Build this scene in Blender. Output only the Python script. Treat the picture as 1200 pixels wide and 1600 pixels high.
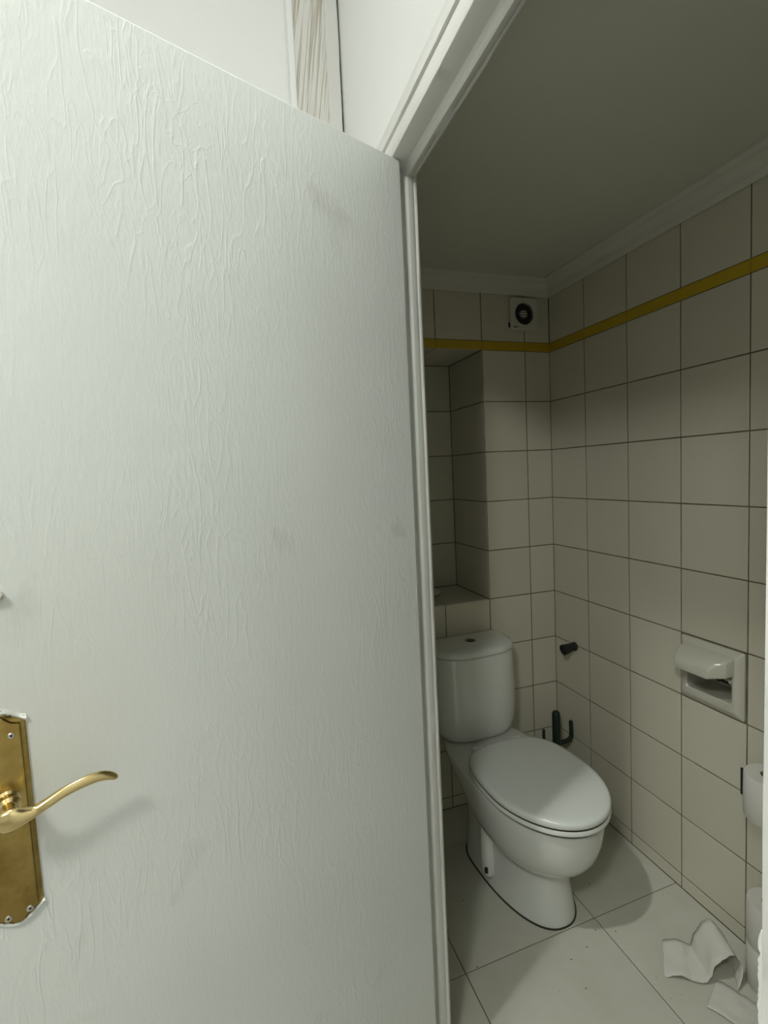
import bpy, bmesh, math, random
from mathutils import Vector, Matrix, noise
random.seed(7)
for o in list(bpy.data.objects): bpy.data.objects.remove(o, do_unlink=True)
SC = bpy.context.scene
COL = SC.collection
V = Vector

# ------------------------------------------------------------------ camera
H = 1.32334
cam_d = bpy.data.cameras.new('camera'); cam = bpy.data.objects.new('camera', cam_d); COL.objects.link(cam)
_r = (0.9508012, -0.3062353, -0.0468725); _u = (0.0678498, 0.0582129, 0.9959958); _f = (0.3022805, 0.9501743, -0.0761269)
cam.matrix_world = Matrix(((_r[0], _u[0], -_f[0], 0), (_r[1], _u[1], -_f[1], 0), (_r[2], _u[2], -_f[2], H), (0, 0, 0, 1)))
cam_d.sensor_fit = 'HORIZONTAL'; cam_d.sensor_width = 36; cam_d.lens = 36 * 786.41 / 1200
cam_d.clip_start = 0.01
SC.camera = cam

# ------------------------------------------------------------------ world, exposure, lamps
w = bpy.data.worlds.new('world'); SC.world = w; w.use_nodes = True
w.node_tree.nodes['Background'].inputs[0].default_value = (0.8, 0.85, 0.8, 1)
w.node_tree.nodes['Background'].inputs[1].default_value = 0.02
vs = SC.view_settings
vs.view_transform = 'Standard'; vs.look = 'None'; vs.gamma = 1; vs.use_curve_mapping = False
vs.exposure = -0.07
SC.display_settings.display_device = 'sRGB'

LIGHT = (0.975, 1.0, 0.955)
def lamp(name, kind, loc, power, radius, cone=None):
    d = bpy.data.lights.new(name, kind); d.energy = power; d.color = LIGHT; d.shadow_soft_size = radius
    if cone: d.spot_size = math.radians(cone); d.spot_blend = 0.5
    o = bpy.data.objects.new(name, d); COL.objects.link(o); o.location = loc
    return o
LAMP_A = (-0.64, -0.46, 2.38); LAMP_B = (-0.249, 0.643, 2.545)
lamp('hall_lamp_light', 'POINT', LAMP_A, 42, 0.10)               # ceiling bulb behind the viewer
lamp('downlight_light', 'SPOT', LAMP_B, 62, 0.03, 95)            # recessed ceiling downlight over the open door

# ------------------------------------------------------------------ materials
MATS = {}
def mat(name, col, rough=0.5, metal=0.0, spec=0.5, coat=0.0, noise_amt=0.0, noise_scale=6.0, col2=None,
        bump=0.0, bump_scale=60.0, stretch=(1, 1, 1), rnd=0.0):
    m = bpy.data.materials.new(name); m.use_nodes = True; nt = m.node_tree; N = nt.nodes; L = nt.links
    b = N['Principled BSDF']
    b.inputs['Roughness'].default_value = rough; b.inputs['Metallic'].default_value = metal
    b.inputs['Specular IOR Level'].default_value = spec; b.inputs['Coat Weight'].default_value = coat
    b.inputs['Coat Roughness'].default_value = 0.08
    tc = N.new('ShaderNodeTexCoord')
    mp = N.new('ShaderNodeMapping'); mp.inputs['Scale'].default_value = stretch
    geo = N.new('ShaderNodeNewGeometry')
    L.new(geo.outputs['Position'], mp.inputs['Vector'])
    c4 = (*col, 1)
    src = None
    if noise_amt > 0:
        nz = N.new('ShaderNodeTexNoise'); nz.inputs['Scale'].default_value = noise_scale
        nz.inputs['Detail'].default_value = 6; nz.inputs['Roughness'].default_value = 0.6
        L.new(mp.outputs[0], nz.inputs['Vector'])
        cr = N.new('ShaderNodeValToRGB'); cr.color_ramp.elements[0].position = 0.35; cr.color_ramp.elements[1].position = 0.68
        cr.color_ramp.elements[0].color = (0, 0, 0, 1); cr.color_ramp.elements[1].color = (1, 1, 1, 1)
        L.new(nz.outputs['Fac'], cr.inputs['Fac'])
        mu = N.new('ShaderNodeMath'); mu.operation = 'MULTIPLY'; mu.inputs[1].default_value = noise_amt
        L.new(cr.outputs['Color'], mu.inputs[0])
        mx = N.new('ShaderNodeMix'); mx.data_type = 'RGBA'
        mx.inputs['A'].default_value = c4; mx.inputs['B'].default_value = (*(col2 or tuple(x * 0.7 for x in col)), 1)
        L.new(mu.outputs[0], mx.inputs['Factor']); src = mx.outputs['Result']
    if rnd > 0:
        oi = N.new('ShaderNodeObjectInfo'); hs = N.new('ShaderNodeHueSaturation')
        mr = N.new('ShaderNodeMapRange'); mr.inputs['To Min'].default_value = 1 - rnd; mr.inputs['To Max'].default_value = 1 + rnd * 0.5
        L.new(oi.outputs['Random'], mr.inputs['Value']); L.new(mr.outputs[0], hs.inputs['Value'])
        if src: L.new(src, hs.inputs['Color'])
        else: hs.inputs['Color'].default_value = c4
        src = hs.outputs['Color']
    if src: L.new(src, b.inputs['Base Color'])
    else: b.inputs['Base Color'].default_value = c4
    if bump > 0:
        n2 = N.new('ShaderNodeTexNoise'); n2.inputs['Scale'].default_value = bump_scale; n2.inputs['Detail'].default_value = 4
        L.new(mp.outputs[0], n2.inputs['Vector'])
        bp = N.new('ShaderNodeBump'); bp.inputs['Strength'].default_value = bump; bp.inputs['Distance'].default_value = 0.002
        L.new(n2.outputs['Fac'], bp.inputs['Height']); L.new(bp.outputs[0], b.inputs['Normal'])
    MATS[name] = m
    return m

mat('tile_glaze', (0.67, 0.645, 0.53), 0.22, noise_amt=0.3, noise_scale=3.0, col2=(0.60, 0.57, 0.45), rnd=0.05)
mat('border_glaze', (0.55, 0.38, 0.02), 0.3, noise_amt=0.4, noise_scale=25, col2=(0.44, 0.29, 0.012))
mat('grout', (0.10, 0.085, 0.05), 0.95, noise_amt=0.7, noise_scale=14, col2=(0.26, 0.235, 0.165))
mat('grout_floor', (0.10, 0.095, 0.075), 0.95)
mat('floor_glaze', (0.60, 0.60, 0.52), 0.38, noise_amt=0.5, noise_scale=7, col2=(0.50, 0.49, 0.41), rnd=0.03)
mat('plaster', (0.90, 0.905, 0.89), 0.75, noise_amt=0.2, noise_scale=5, col2=(0.85, 0.855, 0.835), bump=0.15, bump_scale=40)
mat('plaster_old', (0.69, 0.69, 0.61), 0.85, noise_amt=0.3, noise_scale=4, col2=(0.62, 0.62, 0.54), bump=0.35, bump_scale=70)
mat('frame_paint', (0.74, 0.745, 0.71), 0.35, noise_amt=0.3, noise_scale=12, col2=(0.66, 0.655, 0.60), bump=0.2, bump_scale=45, stretch=(1, 1, 0.2))
mat('porcelain', (0.74, 0.76, 0.72), 0.12, coat=0.5)
mat('plastic_seat', (0.76, 0.79, 0.75), 0.22, coat=0.2)
mat('holder_ceramic', (0.60, 0.59, 0.50), 0.15, coat=0.4)
mat('dark_gap', (0.02, 0.02, 0.018), 0.9)
mat('rubber', (0.012, 0.012, 0.013), 0.5)
mat('rust', (0.16, 0.075, 0.03), 0.8, noise_amt=0.7, noise_scale=60, col2=(0.3, 0.17, 0.08))
mat('cactus_green', (0.008, 0.022, 0.014), 0.45)
mat('tissue', (0.66, 0.65, 0.59), 0.95, bump=0.4, bump_scale=160)
mat('cardboard', (0.30, 0.22, 0.14), 0.9)
mat('chrome', (0.16, 0.16, 0.15), 0.25, metal=1.0)
mat('screw_steel', (0.55, 0.52, 0.46), 0.35, metal=1.0)
mat('fan_plastic', (0.66, 0.65, 0.56), 0.45)
mat('fan_dark', (0.03, 0.03, 0.035), 0.6)
mat('hall_floor', (0.46, 0.44, 0.39), 0.45)
mat('hall_wall', (0.76, 0.76, 0.73), 0.8)
mat('grit', (0.03, 0.025, 0.02), 0.9)
mat('sealant_seam_shade', (0.045, 0.037, 0.026), 0.95)  # foot sealant colour, also the painted-in shade of the seat seams
mat('brass', (0.41, 0.305, 0.105), 0.27, metal=1.0, noise_amt=0.8, noise_scale=24, col2=(0.21, 0.13, 0.03))
mat('brass_bright', (0.66, 0.53, 0.27), 0.2, metal=1.0, noise_amt=0.4, noise_scale=40, col2=(0.55, 0.40, 0.15))

def door_material():
    m = bpy.data.materials.new('door_paint'); m.use_nodes = True; N = m.node_tree.nodes; L = m.node_tree.links
    b = N['Principled BSDF']; b.inputs['Roughness'].default_value = 0.42
    tc = N.new('ShaderNodeTexCoord')
    def nz(sc, stretch, detail, dist=0.0):
        mp = N.new('ShaderNodeMapping'); mp.inputs['Scale'].default_value = stretch
        L.new(tc.outputs['Object'], mp.inputs['Vector'])
        n = N.new('ShaderNodeTexNoise'); n.inputs['Scale'].default_value = sc; n.inputs['Detail'].default_value = detail
        n.inputs['Distortion'].default_value = dist
        L.new(mp.outputs[0], n.inputs['Vector']); return n
    base = nz(2.2, (1, 1, 1), 6)
    mx = N.new('ShaderNodeMix'); mx.data_type = 'RGBA'
    mx.inputs['A'].default_value = (0.745, 0.775, 0.75, 1); mx.inputs['B'].default_value = (0.69, 0.715, 0.685, 1)
    cr = N.new('ShaderNodeValToRGB'); cr.color_ramp.elements[0].position = 0.4; cr.color_ramp.elements[1].position = 0.7
    L.new(base.outputs['Fac'], cr.inputs['Fac']); L.new(cr.outputs['Color'], mx.inputs['Factor'])
    # grime smudges
    sm = nz(9, (1, 1, 0.8), 7, 0.5); cs = N.new('ShaderNodeValToRGB')
    cs.color_ramp.elements[0].position = 0.66; cs.color_ramp.elements[1].position = 0.82
    cs.color_ramp.elements[1].color = (0.5, 0.5, 0.5, 1)
    L.new(sm.outputs['Fac'], cs.inputs['Fac'])
    m2 = N.new('ShaderNodeMix'); m2.data_type = 'RGBA'; m2.inputs['B'].default_value = (0.44, 0.43, 0.36, 1)
    L.new(cs.outputs['Color'], m2.inputs['Factor']); L.new(mx.outputs['Result'], m2.inputs['A'])
    ds = N.new('ShaderNodeVectorMath'); ds.operation = 'DISTANCE'; ds.inputs[1].default_value = (0.64, 0.0, 1.03)
    dmp = N.new('ShaderNodeMapping'); dmp.inputs['Scale'].default_value = (1.0, 0.0, 1.0)
    L.new(tc.outputs['Object'], dmp.inputs['Vector']); L.new(dmp.outputs[0], ds.inputs[0])
    dr = N.new('ShaderNodeMapRange'); dr.inputs['From Min'].default_value = 0.02; dr.inputs['From Max'].default_value = 0.15
    dr.inputs['To Min'].default_value = 0.55; dr.inputs['To Max'].default_value = 0.0
    L.new(ds.outputs['Value'], dr.inputs['Value'])
    gn = nz(14, (1, 1, 1), 5); gm = N.new('ShaderNodeMath'); gm.operation = 'MULTIPLY'
    L.new(dr.outputs[0], gm.inputs[0]); L.new(gn.outputs['Fac'], gm.inputs[1])
    m3 = N.new('ShaderNodeMix'); m3.data_type = 'RGBA'; m3.inputs['B'].default_value = (0.60, 0.55, 0.40, 1)
    L.new(gm.outputs[0], m3.inputs['Factor']); L.new(m2.outputs['Result'], m3.inputs['A'])
    L.new(m3.outputs['Result'], b.inputs['Base Color'])
    # brush strokes, wrinkles and drips of thick paint
    def math_(op, a, c):
        x = N.new('ShaderNodeMath'); x.operation = op
        for i, q in enumerate((a, c)):
            if q is None: continue
            if isinstance(q, (int, float)): x.inputs[i].default_value = q
            else: L.new(q, x.inputs[i])
        return x.outputs[0]
    def ridge(n, sharp):
        d = math_('ABSOLUTE', math_('SUBTRACT', n.outputs['Fac'], 0.5), None)
        return math_('POWER', math_('MAXIMUM', math_('SUBTRACT', 1.0, math_('MULTIPLY', d, sharp)), 0.0), 2.0)
    fine = nz(170, (1, 1, 0.30), 2, 0.3); grain = nz(330, (1, 1, 0.6), 2)
    wr = nz(34, (1, 1, 0.22), 2, 1.2); wr2 = nz(17, (1, 1, 0.45), 3, 1.6)
    mask = nz(3.2, (1, 1, 1), 3); mk = N.new('ShaderNodeMapRange'); mk.inputs['From Min'].default_value = 0.42; mk.inputs['From Max'].default_value = 0.66
    L.new(mask.outputs['Fac'], mk.inputs['Value'])
    h = math_('ADD', math_('MULTIPLY', fine.outputs['Fac'], 0.42), math_('MULTIPLY', grain.outputs['Fac'], 0.16))
    h = math_('ADD', h, math_('MULTIPLY', ridge(wr, 16.0), math_('ADD', math_('MULTIPLY', mk.outputs[0], 0.34), 0.05)))
    h = math_('ADD', h, math_('MULTIPLY', ridge(wr2, 30.0), math_('MULTIPLY', mk.outputs[0], 0.22)))
    bp = N.new('ShaderNodeBump'); bp.inputs['Strength'].default_value = 0.68; bp.inputs['Distance'].default_value = 0.0016
    L.new(h, bp.inputs['Height']); L.new(bp.outputs[0], b.inputs['Normal'])
    MATS['door_paint'] = m
door_material()

def wood_material():
    m = bpy.data.materials.new('bare_wood'); m.use_nodes = True; N = m.node_tree.nodes; L = m.node_tree.links
    b = N['Principled BSDF']; b.inputs['Roughness'].default_value = 0.8
    tc = N.new('ShaderNodeTexCoord'); mp = N.new('ShaderNodeMapping')
    mp.inputs['Rotation'].default_value = (0, math.radians(-8), 0)
    mp2 = N.new('ShaderNodeMapping'); mp2.inputs['Scale'].default_value = (1, 1, 0.02)
    L.new(tc.outputs['Object'], mp.inputs['Vector']); L.new(mp.outputs[0], mp2.inputs['Vector'])
    n = N.new('ShaderNodeTexNoise'); n.inputs['Scale'].default_value = 260; n.inputs['Detail'].default_value = 2
    L.new(mp2.outputs[0], n.inputs['Vector'])
    cr = N.new('ShaderNodeValToRGB'); e = cr.color_ramp.elements
    e[0].position = 0.38; e[0].color = (0.48, 0.44, 0.37, 1); e[1].position = 0.52; e[1].color = (0.76, 0.75, 0.71, 1)
    L.new(n.outputs['Fac'], cr.inputs['Fac']); L.new(cr.outputs['Color'], b.inputs['Base Color'])
    bp = N.new('ShaderNodeBump'); bp.inputs['Strength'].default_value = 0.4; bp.inputs['Distance'].default_value = 0.002
    L.new(n.outputs['Fac'], bp.inputs['Height']); L.new(bp.outputs[0], b.inputs['Normal'])
    MATS['bare_wood'] = m
wood_material()

# ------------------------------------------------------------------ helpers
def empty(name, loc=(0, 0, 0), rz=0.0):
    o = bpy.data.objects.new(name, None); COL.objects.link(o); o.location = loc; o.rotation_euler = (0, 0, rz)
    o.empty_display_size = 0.05
    return o
def tag(o, label=None, cat=None, group=None, kind=None):
    if label: o['label'] = label
    if cat: o['category'] = cat
    if group: o['group'] = group
    if kind: o['kind'] = kind
    return o
class MB:
    def __init__(s): s.v = []; s.f = []
    def add(s, vs, fs):
        k = len(s.v); s.v += [tuple(x) for x in vs]; s.f += [tuple(i + k for i in f) for f in fs]; return s
    def box(s, a, b):
        x0, y0, z0 = a; x1, y1, z1 = b
        return s.add([(x0, y0, z0), (x1, y0, z0), (x1, y1, z0), (x0, y1, z0), (x0, y0, z1), (x1, y0, z1), (x1, y1, z1), (x0, y1, z1)],
                     [(0, 3, 2, 1), (4, 5, 6, 7), (0, 1, 5, 4), (1, 2, 6, 5), (2, 3, 7, 6), (3, 0, 4, 7)])
    def loft(s, rings, cap0=True, cap1=True, closed=True):
        n = len(rings[0]); vs = [p for r in rings for p in r]; fs = []
        for i in range(len(rings) - 1):
            for j in range(n if closed else n - 1):
                k = (j + 1) % n
                fs.append((i * n + j, i * n + k, (i + 1) * n + k, (i + 1) * n + j))
        if cap0: fs.append(tuple(range(n - 1, -1, -1)))
        if cap1: fs.append(tuple((len(rings) - 1) * n + j for j in range(n)))
        return s.add(vs, fs)
    def lathe(s, prof, seg=32, mtx=None):          # prof: (radius, height) about local z
        rings = [[(r * math.cos(2 * math.pi * j / seg), r * math.sin(2 * math.pi * j / seg), h) for j in range(seg)] for r, h in prof]
        if mtx: rings = [[tuple(mtx @ V(p)) for p in r] for r in rings]
        return s.loft(rings)
    def build(s, name, m, parent=None, smooth=False, bevel=0.0, seg=2, sub=0, angle=40):
        me = bpy.data.meshes.new(name); me.from_pydata(s.v, [], s.f); me.update()
        bm = bmesh.new(); bm.from_mesh(me); bmesh.ops.recalc_face_normals(bm, faces=bm.faces); bm.to_mesh(me); bm.free()
        me.materials.append(MATS[m])
        o = bpy.data.objects.new(name, me); COL.objects.link(o)
        if parent: o.parent = parent
        if bevel > 0:
            b = o.modifiers.new('bevel', 'BEVEL'); b.width = bevel; b.segments = seg; b.limit_method = 'ANGLE'
        if sub:
            q = o.modifiers.new('sub', 'SUBSURF'); q.levels = sub; q.render_levels = sub
        if smooth or bevel > 0:
            for p in me.polygons: p.use_smooth = True
            if hasattr(me, 'set_sharp_from_angle'): me.set_sharp_from_angle(angle=math.radians(angle))
        return o
def part(name, a, b, m, parent=None, bevel=0.0): return MB().box(a, b).build(name, m, parent, bevel=bevel)
def struct(o): o['kind'] = 'structure'; return o

# ------------------------------------------------------------------ dimensions
XR, YB = 1.2712, 1.7337                  # faces of the right and back tiled walls
XL, XH = 0.402, 0.345                    # room face and hall face of the partition
ROWS = [0.0, 0.0442] + [0.0442 + 0.1919 * i for i in range(1, 9)] + [1.7727]
ROWTOP = (1.8064, 1.990)
CEIL = 2.037
YF = 0.02                                # front wall of the little room

# ------------------------------------------------------------------ tiles
_tile_cache = {}
def tile_mesh(wd, ht, m, t=0.005, c=0.0012):
    k = (round(wd, 4), round(ht, 4), m, t)
    if k in _tile_cache: return _tile_cache[k]
    a, b = wd / 2, ht / 2
    q = lambda x, y, z: [(-x, -y, z), (x, -y, z), (x, y, z), (-x, y, z)]
    vs = q(a, b, 0) + q(a, b, t - c * 0.6) + q(a - c, b - c, t)
    fs = [(8, 9, 10, 11)]
    for r in (0, 4):
        for j in range(4): fs.append((r + j, r + (j + 1) % 4, r + 4 + (j + 1) % 4, r + 4 + j))
    me = bpy.data.meshes.new('tile'); me.from_pydata(vs, [], fs); me.materials.append(MATS[m]); me.update()
    _tile_cache[k] = me
    return me
GAP = 0.0036
def put_tile(name, parent, u0, u1, v0, v1, U, W, org, m='tile_glaze', t=0.005, tilt=0.0022, gap=GAP):
    """tile spanning u0..u1 along axis U and v0..v1 along axis W of the plane through org; its face looks along U x W"""
    wd, ht = u1 - u0 - gap, v1 - v0 - gap
    if wd < 0.004 or ht < 0.004: return None
    o = bpy.data.objects.new(name, tile_mesh(wd, ht, m, t)); COL.objects.link(o)
    N = U.cross(W); c = org + U * (u0 + u1) / 2 + W * (v0 + v1) / 2 - N * t
    M = Matrix((U, W, N)).transposed().to_4x4(); M.translation = c
    o.matrix_world = M @ Matrix.Rotation(random.uniform(-tilt, tilt), 4, 'X') @ Matrix.Rotation(random.uniform(-tilt, tilt), 4, 'Y')
    if parent:
        o.parent = parent
    return o
UX, UY, UZ = V((1, 0, 0)), V((0, 1, 0)), V((0, 0, 1))
O0 = V((0, 0, 0))

# right wall: looks along -X.  U = -Y, W = Z -> U x W = (-Y) x Z = -X
BK = 0.0016     # grout sits this far behind the tile faces (tiles are 5 mm thick)
hole = (0.934 + 0.004, 1.134 - 0.004, 0.6199 + 0.004, 0.8118 - 0.004)    # pocket of the paper holder
mb = MB(); x0, x1 = XR + BK, XR + 0.12
mb.box((x0, YF - 0.1, -0.05), (x1, YB + 0.5, hole[2])); mb.box((x0, YF - 0.1, hole[3]), (x1, YB + 0.5, CEIL + 0.1))
mb.box((x0, YF - 0.1, hole[2]), (x1, hole[0], hole[3])); mb.box((x0, hole[1], hole[2]), (x1, YB + 0.5, hole[3]))
wall_right = struct(mb.build('wall_right', 'grout'))
ycols = [YB] + [1.534 - 0.2 * i for i in range(8)] + [YF]
rows = list(zip(ROWS[:-1], ROWS[1:]))
for (ya, yb) in zip(ycols[:-1], ycols[1:]):
    for (za, zb) in rows:
        if abs(ya - 1.134) < 1e-3 and abs(za - 0.6199) < 2e-3: continue
        put_tile('tile', wall_right, -ya - (0.0015 if ya == YB else 0), -yb, za, zb, -UY, UZ, V((XR, 0, 0)))
    put_tile('border_tile', wall_right, -ya, -yb, ROWS[-1], ROWTOP[0], -UY, UZ, V((XR - 0.001, 0, 0)), 'border_glaze', gap=0.0012)
    put_tile('tile', wall_right, -ya, -yb, ROWTOP[0], ROWTOP[1], -UY, UZ, V((XR, 0, 0)))

# back wall with its niche: looks along -Y.  U = X, W = Z
NX0, NX1, NZ0, NZ1, NY = 0.50, 0.969, 0.8118, 1.7727, 2.022
mb = MB(); y0, y1 = YB + BK, YB + 0.42
mb.box((XL - 0.1, y0, -0.05), (XR + BK, y1, NZ0 - BK)); mb.box((XL - 0.1, y0, NZ1 + BK), (XR + BK, y1, CEIL + 0.1))
mb.box((XL - 0.1, y0, NZ0 - BK), (NX0 - BK, y1, NZ1 + BK)); mb.box((NX1 + BK, y0, NZ0 - BK), (XR + BK, y1, NZ1 + BK))
mb.box((NX0 - BK, NY + BK, NZ0 - BK), (NX1 + BK, y1, NZ1 + BK))
wall_back = struct(mb.build('wall_back', 'grout'))
xcols = [XL, 0.588, 0.780, 0.971, 1.159, XR]
for (xa, xb) in zip(xcols[:-1], xcols[1:]):
    for (za, zb) in rows:
        if xb < 0.98 and za > NZ0 - 0.01:
            if xa < NX0: put_tile('tile', wall_back, xa, NX0, za, zb, UX, UZ, V((0, YB, 0)))
            continue
        put_tile('tile', wall_back, xa, xb + (0.0012 if xb == XR else 0), za, zb, UX, UZ, V((0, YB, 0)))
    put_tile('border_tile', wall_back, xa, xb, ROWS[-1], ROWTOP[0], UX, UZ, V((0, YB - 0.001, 0)), 'border_glaze', gap=0.0012)
    put_tile('tile', wall_back, xa, xb, ROWTOP[0], ROWTOP[1], UX, UZ, V((0, YB, 0)))
nrows = [r for r in rows if r[0] > NZ0 - 0.01]
for (za, zb) in nrows:
    for (xa, xb) in ((NX0, 0.588), (0.588, 0.780), (0.780, NX1)):
        put_tile('niche_tile', wall_back, xa, xb, za, zb, UX, UZ, V((0, NY, 0)))
    for (ya, yb) in ((NY, YB),):
        put_tile('niche_tile', wall_back, -ya, -yb, za, zb, -UY, UZ, V((NX1, 0, 0)))
        put_tile('niche_tile', wall_back, yb, ya, za, zb, UY, UZ, V((NX0, 0, 0)))
for (xa, xb) in ((NX0, 0.780), (0.780, NX1)):
    put_tile('niche_tile', wall_back, xa, xb, YB, NY, UX, UY, V((0, 0, NZ0)))
    put_tile('niche_tile', wall_back, xa, xb, -NY, -YB, UX, -UY, V((0, 0, NZ1)))

# ------------------------------------------------------------------ partition with the doorway (left wall of the little room)
JY0, JY1, JZ = 0.2372, 0.952, 1.903           # rebate faces of the opening
mb = MB(); mb.box((XH, -2.3, -0.02), (XL - 0.0 + 0.003 - 0.006, JY0 - 0.03, 2.62)); mb.box((XH, JY1 + 0.03, -0.02), (XL - 0.003, YB + 0.42, 2.62))
mb.box((XH, JY0 - 0.03, JZ + 0.03), (XL - 0.003, JY1 + 0.03, 2.62))
wall_left = struct(mb.build('wall_left', 'plaster'))
# room-side tiling of the partition: looks along +X. U = Y, W = Z
for (ya, yb) in ((YB, 1.534), (1.534, 1.334), (1.334, 1.134), (1.134, JY1 + 0.032), (JY0 - 0.032, YF)):
    for (za, zb) in rows: put_tile('tile', wall_left, yb, ya, za, zb, UY, UZ, V((XL + 0.002, 0, 0)))
    put_tile('border_tile', wall_left, yb, ya, ROWS[-1], ROWTOP[0], UY, UZ, V((XL + 0.003, 0, 0)), 'border_glaze', gap=0.0012)
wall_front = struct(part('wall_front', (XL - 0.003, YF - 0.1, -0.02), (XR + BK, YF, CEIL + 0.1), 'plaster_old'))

# ------------------------------------------------------------------ ceiling of the room, cornices
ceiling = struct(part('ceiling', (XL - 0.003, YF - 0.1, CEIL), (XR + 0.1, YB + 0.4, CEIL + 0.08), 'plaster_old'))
def cornice(name, A, B, inward, z0=1.982, wdt=0.056):
    prof = [(0, 0), (0.006, -0.002), (0.010, 0.004), (0.012, 0.010)]
    for i in range(9):
        a = math.pi / 2 * i / 8
        prof.append((0.013 + 0.030 * (1 - math.cos(a)), 0.012 + 0.030 * math.sin(a)))
    prof += [(0.045, 0.043), (0.050, 0.046), (wdt, 0.050), (wdt, CEIL - z0 + 0.004), (0, CEIL - z0 + 0.004)]
    rings = []
    n = 24
    for i in range(n + 1):
        p = A.lerp(B, i / n)
        rings.append([tuple(p + inward * (u + random.uniform(-.0006, .0006)) + UZ * (z0 + v_ + random.uniform(-.0006, .0006))) for u, v_ in prof])
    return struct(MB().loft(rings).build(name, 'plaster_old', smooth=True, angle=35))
cornice('trim_right_cornice', V((XR - 0.0005, YF, 0)), V((XR - 0.0005, YB, 0)), -UX)
cornice('trim_back_cornice', V((XL, YB - 0.0005, 0)), V((XR, YB - 0.0005, 0)), -UY)
cornice('trim_left_cornice', V((XL, YF, 0)), V((XL, YB, 0)), UX)

# ------------------------------------------------------------------ floor of large tiles
floor = struct(part('floor', (XL - 0.06, YF - 0.1, -0.05), (XR + 0.02, YB + 0.02, -0.0025), 'grout_floor'))
SK = 0.04
fx = [0.345, 0.524, 0.950, XR + 0.001]; fy = [YF, 0.274, 0.700, 1.126, 1.552, YB + 0.001]
def fpt(x, y, top):
    return (x, min(max(y + (SK * (x - 0.55) if YF < y < YB - 0.01 else 0), YF), YB), top)
for i in range(3):
    for j in range(5):
        xa, xb, ya, yb = fx[i], fx[i + 1], fy[j], fy[j + 1]; g = 0.0012; c = 0.0012
        lo = [fpt(xa + g, ya + g, -0.004), fpt(xb - g, ya + g, -0.004), fpt(xb - g, yb - g, -0.004), fpt(xa + g, yb - g, -0.004)]
        mid = [(x, y, -c) for x, y, z in lo]
        cx, cy = (xa + xb) / 2, (ya + yb) / 2
        top = [(x + (c if x < cx else -c), y + (c if y < cy + 0.01 else -c), 0) for x, y, z in lo]
        MB().loft([lo, mid, top]).build('floor_tile', 'floor_glaze', floor)

# ------------------------------------------------------------------ hall shell
wall_far = struct(part('wall_far', (-2.3, 1.285, -0.02), (XH, 1.40, 2.62), 'plaster'))
wall_hall_left = struct(part('wall_hall_left', (-2.4, -2.3, -0.02), (-2.3, 1.40, 2.62), 'hall_wall'))
wall_hall_back = struct(part('wall_hall_back', (-2.4, -2.4, -0.02), (XL, -2.3, 2.62), 'hall_wall'))
ceiling_hall = struct(part('ceiling_hall', (-2.4, -2.4, 2.56), (XL, 1.42, 2.66), 'hall_wall'))
floor_hall = struct(part('floor_hall', (-2.4, -2.4, -0.05), (XL - 0.06, 1.40, -0.001), 'hall_floor'))

# painted post and bare board in the hall corner beyond the door
t2 = struct(empty('trim_2', (0.29, 1.27, 0)))
mb = MB(); n = 40; rings = []
for i in range(n + 1):
    z = 2.555 * i / n
    r_ = 0.3403 - 0.290 + 0.0022 * noise.noise(V((0, 3, z * 9))); l_ = 0.309 - 0.290 + 0.0015 * noise.noise(V((5, 3, z * 11)))
    rings.append([(l_, -0.016, z), (r_, -0.018, z), (r_, 0.014, z), (l_, 0.014, z)])
MB().loft(rings).build('post', 'frame_paint', t2, bevel=0.003)
part('board', (0.231 - 0.290, -0.010, 0), (0.310 - 0.290, 0.014, 2.555), 'bare_wood', t2)
part('edge_strip', (0.218 - 0.290, -0.013, 0), (0.233 - 0.290, 0.014, 2.555), 'plaster', t2, bevel=0.003)
part('gap', (0.340 - 0.290, -0.004, 0), (0.352 - 0.290, 0.013, 2.555), 'dark_gap', t2)

# ------------------------------------------------------------------ door frame
XF = 0.338                                    # front of the frame, flush with the shut door
fr = struct(empty('trim_1', (0, 0, 0)))
def wob(z, k, a=0.0007): return a * noise.noise(V((k * 3.1, z * 7, k)))
def jamb(y, sgn, name):
    """hinge or latch post; profile in plan (x, distance into the opening), swept along z"""
    prof = [(XF, -0.030), (XF, -0.001), (XF + 0.001, 0), (0.3705, 0), (0.372, 0.003), (0.3725, 0.010), (0.3745, 0.0128), (0.377, 0.0155), (0.388, 0.0130),
            (0.3895, 0.011), (0.3905, 0.0095), (0.392, 0.0105), (0.3965, 0.0100), (0.3975, 0.008), (0.4015, 0.004), (0.4035, -0.002), (0.4035, -0.030)]
    n = 60; rings = []
    for i in range(n + 1):
        z = -0.001 + (JZ + 0.029 + 0.001) * i / n
        rings.append([(x + wob(z, 1 + k), y + sgn * (d + wob(z, 9 + k)), z) for k, (x, d) in enumerate(prof)])
    return MB().loft(rings).build(name, 'frame_paint', fr, smooth=True, angle=50)
jamb(JY1, -1, 'jamb'); jamb(JY0, 1, 'jamb')
prof = [(XF, 0.030), (XF, 0.001), (XF + 0.001, 0), (0.3705, 0), (0.372, -0.003), (0.3725, -0.010), (0.3745, -0.0128), (0.377, -0.0155), (0.388, -0.0130),
        (0.3895, -0.011), (0.3905, -0.0095), (0.392, -0.0105), (0.3965, -0.0100), (0.3975, -0.008), (0.4015, -0.004), (0.4035, 0.002), (0.4035, 0.030)]
rings = []
for i in range(41):
    y = JY0 - 0.029 + (JY1 - JY0 + 0.058) * i / 40
    rings.append([(x + wob(y, 21 + k), y, JZ + d + wob(y, 31 + k)) for k, (x, d) in enumerate(prof)])
MB().loft(rings).build('frame_head', 'frame_paint', fr, smooth=True, angle=50)
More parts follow.
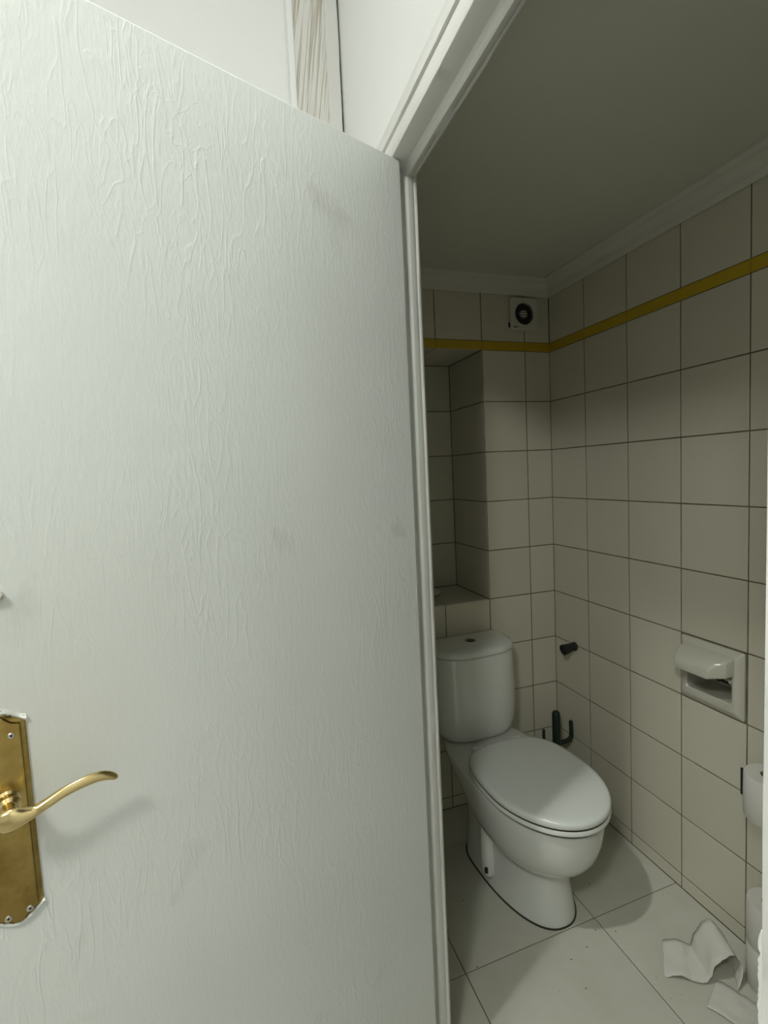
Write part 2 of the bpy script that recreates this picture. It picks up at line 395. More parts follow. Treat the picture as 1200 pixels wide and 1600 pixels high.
# architrave moulding round the frame on the hall side
def arch(name, pts_fn, n):
    pr = [(XH + 0.002, 0.031), (XF + 0.002, 0.031), (XF - 0.004, 0.034), (XF - 0.005, 0.040), (XF - 0.002, 0.060), (XF + 0.001, 0.0655), (XH + 0.002, 0.067)]
    rings = [[pts_fn(i / n, x + wob(i / n * 3, 41 + k, .0008), d + wob(i / n * 3, 51 + k, .0012)) for k, (x, d) in enumerate(pr)] for i in range(n + 1)]
    return MB().loft(rings).build(name, 'frame_paint', fr, smooth=True, angle=50)
arch('architrave', lambda t, x, d: (x, JY0 - 0.06 + (JY1 - JY0 + 0.12) * t, JZ + d), 30)
arch('architrave', lambda t, x, d: (x, JY1 + d, (JZ + 0.03) * t), 40)
arch('architrave', lambda t, x, d: (x, JY0 - d, (JZ + 0.03) * t), 40)
# chipped lumps of paint on the latch side edge
for (za, zb, k) in ((0.915, 0.992, 2),):
    rings = []; n = 40
    for i in range(n + 1):
        z = za + (zb - za) * i / n; e = min(1, i / 4, (n - i) / 4) + 0.05
        r = e * max(0.0018 + 0.0016 * noise.noise(V((k, 0, z * 130))) + 0.0012 * noise.noise(V((k, 4, z * 330))), 0.0003)
        rings.append([(XF + 0.001 + q[0] * 0.0012, JY0 - 0.0012 + (q[1] + 1) * 0.5 * (r + 0.0014), z) for q in ((-1, -1), (1, -1), (1, .6), (.3, 1), (-.3, 1), (-1, .6))])
    MB().loft(rings).build('chipped_paint', 'frame_paint', fr, smooth=True, angle=30)

# ------------------------------------------------------------------ the open door
DD = V((-0.9154, -0.4026, 0)); DN = V((0.4026, -0.9154, 0)); HG = V((0.3535, 0.9162, 0))
DW, DH, DT = 0.709, 1.900, 0.035
door = struct(empty('door_1', HG))
DM = Matrix((DD, DN, UZ)).transposed().to_4x4()   # local: x along the leaf from the hinge, y out of the visible face, z up
door.rotation_euler = (0, 0, math.atan2(DD.y, DD.x))
# empty rotation gives x = DD, y = (-DD.y, DD.x) = DN  (DN = rotate DD by +90)
mb = MB(); mb.box((0.0, -DT, 0.008), (DW, 0, DH))
leaf = mb.build('leaf', 'door_paint', door, bevel=0.0008, seg=2)
# lever plate
PX = 0.664
def plate_outline(inset):
    hw = 0.024 - inset
    pts = []
    top = 1.0665; bot = 0.8445
    for i in range(17):                                     # bow shaped top with shoulders
        t = -1 + 2 * i / 16; s = t * hw
        z = top - inset + 0.013 * math.cos(t * math.pi / 2) ** 1.3 + 0.002 * math.cos(t * math.pi * 2)
        pts.append((PX + s, z))
    for i in range(17):
        t = 1 - 2 * i / 16; s = t * hw
        z = bot + inset - 0.013 * math.cos(t * math.pi / 2) ** 1.3 - 0.002 * math.cos(t * math.pi * 2)
        z += 0.0022 * noise.noise(V((t * 4, 1.7, 0)))
        pts.append((PX + s, z))
    return pts
rings = []
for ins, o in ((0, 0), (0, 0.0022), (0.0012, 0.0034), (0.0052, 0.0048), (0.0062, 0.0078), (0.0072, 0.0082)):
    rings.append([(x, o, z) for x, z in plate_outline(ins)])
plate = MB().loft(rings).build('handle_plate', 'brass', door, smooth=True, angle=25)
for (sx, sz) in ((0.6545, 1.0518), (0.6735, 1.0518), (0.654, 0.8465), (0.674, 0.8465)):
    M = Matrix.Translation((sx, 0.0078, sz)) @ Matrix.Rotation(-math.pi / 2, 4, 'X')
    sc = MB().lathe([(0.0036, 0), (0.0036, 0.0006), (0.0028, 0.0013), (0.0014, 0.0012), (0.0012, 0.0004)], 16, M).build('screw', 'screw_steel', plate, smooth=True)
    MB().lathe([(0.0013, 0.0), (0.0013, 0.00115)], 8, M).build('screw_slot', 'dark_gap', plate)
# lever: stepped collar then an S curved arm towards the hinges
lev = MB()
M = Matrix.Translation((PX, 0.008, 0.980)) @ Matrix.Rotation(-math.pi / 2, 4, 'X')
lev.lathe([(0.0125, 0), (0.0128, 0.003), (0.0105, 0.006), (0.0102, 0.010), (0.0116, 0.013), (0.0116, 0.017), (0.0085, 0.021), (0.008, 0.030), (0.0082, 0.042)], 28, M)
collar = lev.build('lever_collar', 'brass_bright', door, smooth=True, angle=30)
path = [(0.6800, 0.046, 0.974, 0.004, 0.003), (0.6745, 0.048, 0.977, 0.0105, 0.0055), (0.664, 0.050, 0.979, 0.0125, 0.0065), (0.652, 0.050, 0.9785, 0.0085, 0.006),
        (0.643, 0.050, 0.979, 0.0060, 0.0052), (0.6342, 0.051, 0.982, 0.0056, 0.005), (0.6159, 0.051, 0.9878, 0.0058, 0.0045), (0.5969, 0.051, 0.9905, 0.0060, 0.004),
        (0.5808, 0.050, 0.9897, 0.0060, 0.0036), (0.571, 0.049, 0.9858, 0.0052, 0.0034), (0.5640, 0.048, 0.9808, 0.0036, 0.0028), (0.5615, 0.0475, 0.9788, 0.0012, 0.001)]
def catmull(P, n=5):
    out = []
    for i in range(len(P) - 1):
        p0, p1, p2, p3 = P[max(i - 1, 0)], P[i], P[i + 1], P[min(i + 2, len(P) - 1)]
        for k in range(n):
            t = k / n
            out.append(tuple(0.5 * (2 * b + (c - a) * t + (2 * a - 5 * b + 4 * c - d) * t * t + (-a + 3 * b - 3 * c + d) * t ** 3) for a, b, c, d in zip(p0, p1, p2, p3)))
    out.append(P[-1]); return out
sp = catmull(path, 5); rings = []
for i, (x, o, z, rz, ro) in enumerate(sp):
    a = sp[max(i - 1, 0)]; b = sp[min(i + 1, len(sp) - 1)]
    T = V((b[0] - a[0], b[1] - a[1], b[2] - a[2])).normalized(); S = V((0, 1, 0)); U = T.cross(S).normalized()
    rings.append([tuple(V((x, o, z)) + U * rz * math.cos(q) + S * ro * math.sin(q)) for q in [j * 2 * math.pi / 18 for j in range(18)]])
lever = MB().loft(rings).build('lever', 'brass_bright', door, smooth=True, angle=60)
# stub of a slide bolt above the handle
mb = MB(); mb.box((0.648, 0.0, 1.2045), (0.690, 0.004, 1.2125)); mb.build('bolt_plate', 'screw_steel', door, bevel=0.0015)
M = Matrix.Translation((0.6485, 0.006, 1.2085)) @ Matrix.Rotation(math.pi / 2, 4, 'Y')
MB().lathe([(0.0035, 0), (0.0042, 0.002), (0.0042, 0.045), (0.003, 0.048)], 14, M).build('bolt_rod', 'screw_steel', door, smooth=True)
# hinges between leaf and frame
for z in (0.25, 0.98, 1.68):
    M = Matrix.Translation((0.002, -DT - 0.004, z))
    MB().lathe([(0.003, -0.045), (0.006, -0.043), (0.006, 0.043), (0.003, 0.045)], 14, M).build('hinge', 'frame_paint', door, smooth=True)
# white paint slopped over both ends of the lever plate
for (zc, up, k) in ((1.0815, 1, 3), (0.8300, -1, 8)):
    rings = []
    for i in range(25):
        t = -1.05 + 2.1 * i / 24; sx_ = PX + 0.024 * t
        zz = (1.0665 if up > 0 else 0.8445) + up * (0.013 * max(math.cos(t * math.pi / 2), 0) ** 1.3 - 0.0005)
        w1 = 0.0035 + 0.0020 * noise.noise(V((i * .55, k, 0))); w0 = 0.0020 + 0.0022 * noise.noise(V((i * .8, k + 4, 0)))
        rings.append([(sx_, 0.0, zz + up * w1), (sx_, 0.0014, zz + up * w1 * .7), (sx_, 0.0056, zz), (sx_, 0.0046, zz - up * w0), (sx_, 0.0, zz - up * w0)])
    MB().loft(rings).build('paint_slop', 'door_paint', door, smooth=True, angle=60)

# ------------------------------------------------------------------ toilet
toilet = tag(empty('toilet', (0.828, YB - 0.003, 0), math.radians(2.2)), 'white ceramic close-coupled toilet with closed lid against the tiled back wall', 'toilet')
# local frame: x to the right, -y out of the wall; helper takes v = distance out of the wall
def egg(vr, vc, vf, hw, z, n=64, er=2.6, ef=2.0, x0=0.0):
    """plan outline: rear end vr, widest at vc, front tip vf, half width hw"""
    out = []
    for j in range(n):
        a = 2 * math.pi * j / n; c, s = math.cos(a), math.sin(a)
        e = ef if c >= 0 else er
        cc = math.copysign(abs(c) ** (2 / e), c); ss = math.copysign(abs(s) ** (2 / e), s)
        out.append((x0 + hw * ss, -(vc + (vf - vc) * cc if c >= 0 else vc + (vc - vr) * cc), z))
    return out
# pedestal
ped = [egg(0.17, 0.30, 0.586, 0.120, 0.0, er=3.2, ef=2.3), egg(0.17, 0.30, 0.586, 0.119, 0.012, er=3.2, ef=2.3),
       egg(0.165, 0.30, 0.578, 0.113, 0.05, er=3.2, ef=2.3), egg(0.16, 0.30, 0.572, 0.106, 0.10, er=3.2, ef=2.3),
       egg(0.15, 0.30, 0.570, 0.102, 0.15, er=3.2, ef=2.3), egg(0.13, 0.30, 0.572, 0.102, 0.20, er=3, ef=2.3),
       egg(0.11, 0.30, 0.570, 0.104, 0.25, er=3, ef=2.3), egg(0.09, 0.30, 0.560, 0.106, 0.31, er=3, ef=2.3)]
MB().loft(ped).build('pedestal', 'porcelain', toilet, smooth=True)
# bowl
bw = [egg(0.30, 0.44, 0.560, 0.088, 0.160), egg(0.27, 0.44, 0.592, 0.110, 0.167), egg(0.24, 0.44, 0.618, 0.128, 0.182), egg(0.20, 0.44, 0.648, 0.146, 0.208),
      egg(0.16, 0.44, 0.669, 0.157, 0.240), egg(0.10, 0.44, 0.682, 0.163, 0.278), egg(0.05, 0.44, 0.688, 0.166, 0.315, er=3), egg(0.04, 0.44, 0.690, 0.167, 0.345, er=3.2),
      egg(0.042, 0.44, 0.687, 0.165, 0.353, er=3.2), egg(0.05, 0.44, 0.678, 0.157, 0.357, er=3.2)]
MB().loft(bw).build('bowl', 'porcelain', toilet, smooth=True, angle=50)
# seat ring
def ringpart(name, specs, m):
    return MB().loft(specs).build(name, m, toilet, smooth=True, angle=50)
E3 = dict(er=3.1)
def er(i, z): return egg(0.266 + i, 0.478, 0.706 - i, 0.173 - i, z, er=3.1)
seat = ringpart('seat', [er(.03, .3625), er(.0035, .3627), er(.0008, .3645), er(0, .368), er(.0015, .3735), er(.003, .3765), er(.03, .3770)], 'plastic_seat')
lid = ringpart('lid', [er(.03, .3823), er(.0020, .3825), er(.0008, .3845), er(.0005, .391), er(.002, .3965), er(.007, .4003), er(.019, .4022), egg(0.36, 0.478, 0.59, 0.075, 0.4045, er=3.1), egg(0.44, 0.478, 0.51, 0.02, 0.405, er=3.1)], 'plastic_seat')
MB().loft([er(.0040, .3766), er(.0040, .3826)]).build('seam_shade', 'sealant_seam_shade', toilet, smooth=True)  # added dark core: its colour gives the narrow, dirty lid gap its shade
MB().loft([er(.0075, .3570), er(.0075, .3628)]).build('seam_shade', 'sealant_seam_shade', toilet, smooth=True)  # same added dark core, painting shade into the gap under the seat
for sx in (-0.075, 0.075):
    M = Matrix.Translation((sx - 0.02, -0.252, 0.378)) @ Matrix.Rotation(math.pi / 2, 4, 'Y')
    MB().lathe([(0.006, 0), (0.010, 0.002), (0.010, 0.038), (0.006, 0.040)], 18, M).build('hinge', 'plastic_seat', toilet, smooth=True)
# cistern
def dplan(hw, v0, v1, z, bow=0.03, n=64, rr=0.055):
    """flat back at v0, smoothly bowed front reaching v1"""
    half = [(0, v0), (hw * 0.5, v0), (hw - 0.012, v0), (hw - 0.003, v0 + 0.003), (hw, v0 + 0.012)]
    vm = v0 + 0.35 * (v1 - v0); e = 2.9
    for i in range(0, 25):
        a = math.pi / 2 * i / 24
        half.append((hw * math.cos(a) ** (2 / e) if i < 24 else 0.0, vm + (v1 - vm) * math.sin(a) ** (2 / e)))
    left = [(-x, v_) for x, v_ in half[-2:0:-1]]
    return [(x, -v_, z) for x, v_ in half + left]
cz = [dplan(0.105, 0.045, 0.150, 0.352), dplan(0.125, 0.03, 0.172, 0.356), dplan(0.140, 0.02, 0.183, 0.366), dplan(0.151, 0.015, 0.190, 0.385), dplan(0.158, 0.012, 0.193, 0.415),
      dplan(0.161, 0.011, 0.194, 0.46), dplan(0.162, 0.010, 0.193, 0.53), dplan(0.161, 0.010, 0.190, 0.60), dplan(0.159, 0.010, 0.186, 0.66), dplan(0.157, 0.010, 0.184, 0.663)]
MB().loft(cz).build('cistern', 'porcelain', toilet, smooth=True, angle=50)
cl = [dplan(0.157, 0.006, 0.186, 0.6655), dplan(0.161, 0.004, 0.191, 0.667), dplan(0.163, 0.004, 0.193, 0.672), dplan(0.162, 0.004, 0.191, 0.681), dplan(0.158, 0.006, 0.185, 0.689),
      dplan(0.146, 0.012, 0.170, 0.694), dplan(0.12, 0.03, 0.150, 0.697, 0.02, rr=0.04), dplan(0.06, 0.06, 0.12, 0.6985, 0.01, rr=0.02)]
MB().loft(cl).build('cistern_lid', 'porcelain', toilet, smooth=True, angle=50)
M = Matrix.Translation((-0.004, -0.100, 0.697))
btn = MB().lathe([(0.019, 0), (0.019, 0.002), (0.0175, 0.003), (0.0155, 0.0028), (0.013, 0.0015)], 32, M).build('flush_button', 'chrome', toilet, smooth=True)
MB().lathe([(0.0125, 0), (0.0125, 0.003), (0.009, 0.0042), (0.002, 0.0044)], 28, M).build('button_cap', 'chrome', btn, smooth=True)
# rounded fixing boss low on each flank, with the dark bolt hole
for sg in (-1, 1):
    rings = []
    for (z, r, xo) in ((0.030, 0.006, 0.113), (0.036, 0.020, 0.108), (0.050, 0.027, 0.105), (0.09, 0.029, 0.100), (0.13, 0.028, 0.096), (0.17, 0.026, 0.091), (0.205, 0.021, 0.086), (0.23, 0.013, 0.084), (0.24, 0.004, 0.084)):
        rings.append([(sg * (xo + 0.006 + r * 0.95 * math.cos(a)), -0.362 + r * 0.92 * math.sin(a) + (z - 0.06) * 0.22, z) for a in [j * math.pi / 12 for j in range(24)]])
    MB().loft(rings).build('fixing_boss', 'porcelain', toilet, smooth=True, angle=70)
    M = Matrix.Translation((sg * 0.1325, -0.380, 0.060)) @ Matrix.Rotation(math.radians(28) * sg, 4, 'Z') @ Matrix.Rotation(sg * math.pi / 2, 4, 'Y')
    MB().lathe([(0.0085, -0.006), (0.0085, 0.003), (0.005, 0.005)], 16, M).build('bolt_hole', 'dark_gap', toilet, smooth=True)
# dark grubby sealant round the foot
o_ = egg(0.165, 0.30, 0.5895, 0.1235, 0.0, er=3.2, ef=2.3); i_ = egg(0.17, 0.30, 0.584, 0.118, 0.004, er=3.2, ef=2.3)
MB().loft([o_, [(x, y, 0.0025) for x, y, z in o_], i_], cap0=False, cap1=False).build('foot_sealant', 'sealant_seam_shade', toilet, smooth=True)

# ------------------------------------------------------------------ extractor fan
fan = tag(empty('extractor_fan', (1.150, YB, 1.910)), 'small square white extractor fan high in the corner', 'fan')
mb = MB(); n = 48; R = 0.041; S = 0.060
def sq(a, s):
    c, q = math.cos(a), math.sin(a); k = s / max(abs(c), abs(q)); return (c * k, q * k)
rings = []
for (kind, s, y) in (('s', S, 0.0), ('s', S, -0.014), ('s', S - 0.002, -0.016), ('c', R + 0.002, -0.017), ('c', R, -0.016), ('c', R, -0.004)):
    rings.append([((sq(2 * math.pi * (j + .5) / n, s) if kind == 's' else (s * math.cos(2 * math.pi * (j + .5) / n), s * math.sin(2 * math.pi * (j + .5) / n)))) for j in range(n)])
    rings[-1] = [(x, y, z) for x, z in rings[-1]]
MB().loft(rings, cap0=False, cap1=False).build('housing', 'fan_plastic', fan, smooth=True, angle=30)
MB().lathe([(R, 0), (R, 0.001)], 40, Matrix.Translation((0, -0.003, 0)) @ Matrix.Rotation(math.pi / 2, 4, 'X')).build('dark_duct', 'fan_dark', fan)
MB().lathe([(0.016, 0), (0.016, 0.006), (0.012, 0.009), (0.003, 0.010)], 28, Matrix.Translation((0.001, -0.004, 0.001)) @ Matrix.Rotation(math.pi / 2, 4, 'X')).build('motor_hub', 'fan_plastic', fan, smooth=True)
for k in range(8):
    z = -0.0315 + 0.009 * k; hw = math.sqrt(max(R * R - z * z, 1e-6))
    part('grille_slat', (-hw, -0.0150, z - 0.0009), (hw, -0.0130, z + 0.0009), 'fan_dark', fan)
for k in range(5):
    a0 = k * 2 * math.pi / 5; rings = []
    for i in range(4):
        r = 0.015 + 0.0205 * i / 3
        rings.append([(r * math.cos(a0 + da), -0.006 + 0.003 * da, r * math.sin(a0 + da)) for da in (-.25, -.1, .1, .3)])
    MB().loft(rings, False, False, False).build('blade', 'fan_dark', fan)
part('pull_switch', (-0.064, -0.010, -0.052), (-0.060, -0.004, -0.034), 'rubber', fan)
part('brand_mark', (-0.050, -0.0175, -0.0525), (-0.032, -0.0160, -0.0495), 'fan_dark', fan)

# ------------------------------------------------------------------ recessed paper holder
ph = tag(empty('paper_holder', (XR, 1.034, 0.716)), 'cream ceramic recessed toilet paper holder with hood on the right wall', 'paper holder')
# local: x into the wall (+), y along the wall (towards the back wall), z up; plate 0.192 x 0.186
PW, PH_ = 0.0955, 0.0925; OW, OZ0, OZ1 = 0.068, -0.052, 0.070
def rrect(hy, z0, z1, r, x, n=6):
    out = []
    for (cy, cz_, a0) in ((hy - r, z1 - r, 0), (-hy + r, z1 - r, 90), (-hy + r, z0 + r, 180), (hy - r, z0 + r, 270)):
        for i in range(n + 1):
            a = math.radians(a0 + 90 * i / n); out.append((x, cy + r * math.cos(a), cz_ + r * math.sin(a)))
    return out
rings = [rrect(PW, -PH_, PH_, 0.006, 0.003), rrect(PW, -PH_, PH_, 0.006, -0.003), rrect(PW - 0.003, -PH_ + 0.003, PH_ - 0.003, 0.007, -0.007), rrect(PW - 0.015, -PH_ + 0.017, PH_ - 0.014, 0.008, -0.0165), rrect(PW - 0.017, -PH_ + 0.019, PH_ - 0.016, 0.008, -0.0175),
         rrect(OW + 0.004, OZ0 - 0.003, OZ1 + 0.003, 0.014, -0.0172), rrect(OW, OZ0, OZ1, 0.012, -0.013), rrect(OW - 0.002, OZ0 + 0.002, OZ1 - 0.002, 0.012, 0.075)]
MB().loft(rings, cap0=False, cap1=True).build('plate', 'holder_ceramic', ph, smooth=True, angle=28)
# hood: boxy cowl with chamfered ends standing out over the upper half of the pocket
hr = []
for (x, hy, zt, zl, cy) in ((-0.012, 0.078, 0.078, 0.026, 0), (-0.020, 0.078, 0.077, 0.024, 0), (-0.040, 0.074, 0.069, 0.021, 0.001), (-0.056, 0.063, 0.060, 0.018, 0.006), (-0.066, 0.057, 0.050, 0.016, 0.008), (-0.070, 0.054, 0.042, 0.016, 0.008), (-0.0715, 0.050, 0.036, 0.020, 0.008)):
    hr.append([(px_, y + cy, z) for px_, y, z in rrect(hy, zl, zt, min(0.009, (zt - zl) * 0.45), x)])
hood = MB().loft(hr).build('hood', 'holder_ceramic', ph, smooth=True, angle=24)
M = Matrix.Translation((-0.006, -0.060, 0.003)) @ Matrix.Rotation(-math.pi / 2, 4, 'X')
MB().lathe([(0.004, 0), (0.008, 0.002), (0.008, 0.030), (0.010, 0.031), (0.010, 0.036), (0.004, 0.037)], 16, M).build('spindle_end', 'rubber', ph, smooth=True)
M = Matrix.Translation((-0.004, -0.067, 0.006)) @ Matrix.Rotation(-math.pi / 2, 4, 'X')
MB().lathe([(0.009, 0), (0.009, 0.02)], 18, M).build('spindle', 'holder_ceramic', ph, smooth=True)
part('rust_patch', (-0.0185, 0.050, 0.012), (-0.013, 0.074, 0.028), 'rust', ph, bevel=0.002)

# ------------------------------------------------------------------ black stub on the right wall
st = tag(empty('wall_stub', (XR, 1.612, 0.615)), 'black rubber cone stub sticking out of the right wall near the corner', 'wall plug')
M = Matrix.Rotation(-math.pi / 2, 4, 'Y')
MB().lathe([(0.0165, 0), (0.0175, 0.003), (0.0160, 0.009), (0.0135, 0.012)], 26, M).build('collar', 'rubber', st, smooth=True, angle=30)
M = Matrix.Translation((-0.010, 0, 0)) @ Matrix.Rotation(math.radians(-98), 4, 'Y')
MB().lathe([(0.0145, 0), (0.0155, 0.008), (0.0205, 0.044), (0.0205, 0.047), (0.017, 0.048), (0.016, 0.042)], 26, M).build('cone', 'rubber', st, smooth=True, angle=30)

# ------------------------------------------------------------------ cactus shaped toilet brush in the corner
br = tag(empty('toilet_brush', (1.188, 1.628, 0)), 'dark green cactus-shaped toilet brush standing in the corner behind the toilet', 'toilet brush')
def tube(pts, rads, seg=14, flat=1.0):
    rings = []
    for i, p in enumerate(pts):
        p = V(p); a = V(pts[max(i - 1, 0)]); b = V(pts[min(i + 1, len(pts) - 1)]); T = (b - a).normalized()
        S = V((0, 1, 0)); U = T.cross(S).normalized()
        rings.append([tuple(p + U * rads[i] * math.cos(q) + S * rads[i] * flat * math.sin(q)) for q in [j * 2 * math.pi / seg for j in range(seg)]])
    return MB().loft(rings)
MB().lathe([(0.040, 0), (0.043, 0.004), (0.047, 0.09), (0.049, 0.125), (0.046, 0.126), (0.044, 0.11)], 30).build('pot', 'cactus_green', br, smooth=True, angle=30)
zt = 0.364
prof = [(0.0155, 0.10)] + [(0.0155, 0.12 + (zt - 0.135 - 0.12) * i / 5) for i in range(6)] + [(0.0155 * math.cos(a), zt - 0.0155 + 0.0155 * math.sin(a)) for a in [k * math.pi / 12 for k in range(0, 6)]]
MB().lathe(prof, 20).build('handle_stem', 'cactus_green', br, smooth=True)
tube([(0.008, 0, 0.228), (0.028, 0, 0.228), (0.048, 0, 0.229), (0.062, 0, 0.233), (0.069, 0, 0.244), (0.070, 0, 0.260), (0.069, 0, 0.290), (0.068, 0, 0.306), (0.067, 0, 0.311)], [.0095, .0095, .0095, .0095, .009, .0082, .0078, .0075, .003]).build('cactus_arm', 'cactus_green', br, smooth=True)
tube([(-0.008, 0, 0.228), (-0.028, 0, 0.228), (-0.046, 0, 0.230), (-0.054, 0, 0.235), (-0.058, 0, 0.245), (-0.058, 0, 0.270), (-0.058, 0, 0.296), (-0.058, 0, 0.300)], [.0085, .0085, .0078, .0072, .0066, .006, .0058, .002]).build('cactus_arm', 'cactus_green', br, smooth=True)

# ------------------------------------------------------------------ paper rolls
sx, sy = 1.195, 0.822
stand = tag(empty('roll_bracket', (XR, sy, 0.44)), 'dark green wall bracket behind the paper roll, mostly hidden by the door jamb', 'roll bracket')
MB().box((-0.004, -0.06, -0.018), (0.0, 0.126, 0.056)).build('wall_plate', 'cactus_green', stand, bevel=0.0015)
tube([(0, 0, 0.0), (-0.03, 0, 0.0), (-0.066, 0, 0.0), (-0.076, 0, 0.004), (-0.0765, 0, 0.02), (-0.0765, 0, 0.12), (-0.0765, 0, 0.126)], [.006, .006, .006, .006, .006, .006, .003]).build('spindle', 'cactus_green', stand, smooth=True)
def roll(name, loc, label, rad=0.052, h=0.108, rx=0.0, rz=0.0):
    r_ = tag(empty(name, loc), label, 'paper roll', 'toilet paper rolls by the right wall'); r_.rotation_euler = (rx, 0, rz)
    mb = MB(); c = 0.019
    prof = [(c, 0), (rad - .002, 0), (rad, .003), (rad + .0005, h * .5), (rad, h - .003), (rad - .002, h), (c, h)]
    rings = [[(q[0] * math.cos(2 * math.pi * j / 40), q[0] * math.sin(2 * math.pi * j / 40), q[1]) for j in range(40)] for q in prof]
    mb.loft(rings, False, False).build('paper', 'tissue', r_, smooth=True, angle=40)
    rings = [[(c * math.cos(2 * math.pi * j / 28), c * math.sin(2 * math.pi * j / 28), z) for j in range(28)] for z in (0.001, h - 0.001)]
    rings2 = [[((c - .002) * math.cos(2 * math.pi * j / 28), (c - .002) * math.sin(2 * math.pi * j / 28), z) for j in range(28)] for z in (h - 0.001, 0.001)]
    MB().loft(rings + rings2 + [rings[0]], False, False).build('core', 'cardboard', r_, smooth=True, angle=40)
    return r_
roll('paper_roll', (sx, sy, 0.455), 'white toilet paper roll held up on the dark green wall bracket')
roll('paper_roll', (1.2185, 0.832, 0.001), 'lower of two white toilet paper rolls stacked on the floor by the wall', rad=0.050, h=0.108)
roll('paper_roll', (1.2185, 0.832, 0.110), 'upper of two white toilet paper rolls stacked on the floor by the wall', rad=0.050, h=0.112)

# ------------------------------------------------------------------ crumpled toilet paper on the floor
def ribbon(name, pts, wid, label, seed, cat='paper', wdir=None, crumple=0.006):
    """paper strip: centre line pts (x, y, z), across direction per point"""
    sp = catmull(pts, 8); nw = 9; vs_, fs = [], []
    for i, p in enumerate(sp):
        a = V(sp[max(i - 1, 0)][:3]); b = V(sp[min(i + 1, len(sp) - 1)][:3]); T = (b - a).normalized()
        D = V(p[3:6]).normalized()
        for k in range(nw):
            u = (k / (nw - 1) - .5) * wid
            q = V(p[:3]) + D * u
            nn = T.cross(D).normalized() if T.cross(D).length > 1e-4 else UZ
            q += nn * crumple * (noise.noise(q * 22 + V((seed, 0, 0))) + 0.5 * noise.noise(q * 55 + V((0, seed, 0))))
            if k in (0, nw - 1): q += D * 0.003 * noise.noise(q * 90)
            q.z = max(q.z, 0.0012)
            vs_.append(tuple(q))
    for i in range(len(sp) - 1):
        for k in range(nw - 1): fs.append((i * nw + k, i * nw + k + 1, (i + 1) * nw + k + 1, (i + 1) * nw + k))
    o = MB().add(vs_, fs).build(name, 'tissue', None, smooth=True, angle=180)
    s = o.modifiers.new('thick', 'SOLIDIFY'); s.thickness = 0.0007; s.offset = 1
    # move origin to its base
    c = sum((V(x) for x in vs_), V()) / len(vs_); c.z = 0
    o.data.transform(Matrix.Translation(-c)); o.location = c
    return tag(o, label, cat, 'loose toilet paper on the floor')
ribbon('toilet_paper', [(1.030, 0.975, 0.006, .42, .42, .05), (1.058, 0.955, 0.020, .42, .45, .08), (1.085, 0.938, 0.010, .38, .5, .05), (1.100, 0.930, 0.014, .3, .55, 0), (1.113, 0.926, 0.042, .25, .6, 0), (1.130, 0.921, 0.070, .22, .6, 0),
                        (1.157, 0.915, 0.080, .2, .6, .05), (1.174, 0.910, 0.064, .2, .55, .05), (1.178, 0.900, 0.033, .25, .5, 0), (1.164, 0.886, 0.006, .35, .4, 0)], 0.100,
       'crumpled strip of white toilet paper arching over the floor tiles by the wall', 1)
ribbon('toilet_paper', [(1.065, 0.865, 0.003, .5, .25, 0), (1.085, 0.835, 0.005, .5, .3, 0), (1.100, 0.795, 0.003, .5, .3, .03), (1.11, 0.755, 0.006, .5, .25, 0), (1.11, 0.71, 0.003, .5, .2, 0)], 0.090,
       'flat white toilet paper sheet nearest the doorway, beside the arched strip', 5)
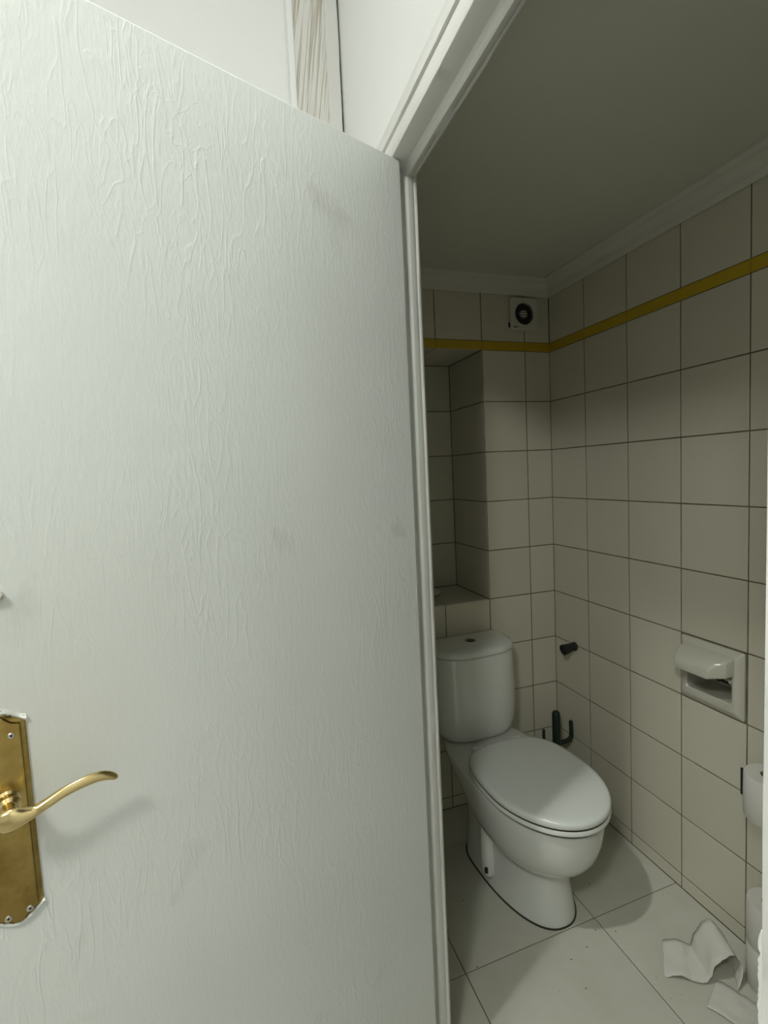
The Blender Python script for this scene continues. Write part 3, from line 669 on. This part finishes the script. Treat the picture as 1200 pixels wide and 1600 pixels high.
# scrap of tissue in the niche
rings = []
for i in range(9):
    a = math.pi * i / 8; r = max(math.sin(a), 0.05)
    ring = []
    for j in range(14):
        b = 2 * math.pi * j / 14; k = 1 + 0.5 * noise.noise(V((math.cos(b) * 2 + i, math.sin(b) * 2, i * .9)))
        ring.append((0.030 * r * k * math.cos(b), 0.026 * r * k * math.sin(b), max(0.014 - 0.014 * math.cos(a) * k, 0)))
    rings.append(ring)
sc = MB().loft(rings).build('tissue_scrap', 'tissue', None, smooth=True, angle=30); sc.location = (0.798, 1.885, NZ0 + 0.0005)
tag(sc, 'small crumpled white tissue lying on the niche shelf', 'tissue')

# ------------------------------------------------------------------ dirt crumbs on the floor
mb = MB(); rnd = random.Random(3)
spots = [(0.975, 1.085), (0.925, 1.108), (0.805, 1.06), (0.868, 1.075), (0.79, 0.985), (1.02, 1.245), (0.60, 1.40), (0.53, 1.25), (0.56, 1.13), (0.66, 1.50), (0.62, 1.33)] + \
        [(rnd.uniform(0.55, 1.22), rnd.uniform(0.85, 1.5)) for _ in range(26)]
for k, (x, y) in enumerate(spots):
    if 0.69 < x < 0.98 and y > 1.13: continue
    r = 0.0022 if k < 11 else rnd.uniform(0.0006, 0.0013)
    mb.add([(x - r, y, 0), (x, y - r, 0), (x + r, y, 0), (x, y + r, 0), (x, y, r)], [(0, 1, 4), (1, 2, 4), (2, 3, 4), (3, 0, 4), (3, 2, 1, 0)])
tag(mb.build('floor_crumbs', 'grit'), 'tiny dark crumbs of dirt scattered over the floor tiles', 'dirt', kind='stuff')

# ------------------------------------------------------------------ ceiling lamps of the hall
lp = tag(empty('ceiling_lamp', (LAMP_A[0], LAMP_A[1], 2.56)), 'bare bulb holder hanging from the hall ceiling behind the viewer', 'lamp')
dz = LAMP_A[2] - 2.56
MB().lathe([(0.045, 0), (0.045, -0.012), (0.03, -0.02)], 24).build('ceiling_rose', 'fan_plastic', lp, smooth=True, angle=30)
MB().lathe([(0.016, -0.012), (0.018, -0.03), (0.018, dz + 0.075)], 20).build('socket', 'fan_plastic', lp, smooth=True, angle=30)
lp = tag(empty('downlight', (LAMP_B[0], LAMP_B[1], 2.56)), 'round white recessed downlight in the hall ceiling over the open door', 'lamp')
rings = [[(r * math.cos(2 * math.pi * j / 36), r * math.sin(2 * math.pi * j / 36), z) for j in range(36)] for r, z in ((0.060, 0.0), (0.060, -0.004), (0.045, -0.006), (0.043, 0.0))]
MB().loft(rings, False, False).build('trim_ring', 'fan_plastic', lp, smooth=True, angle=30)
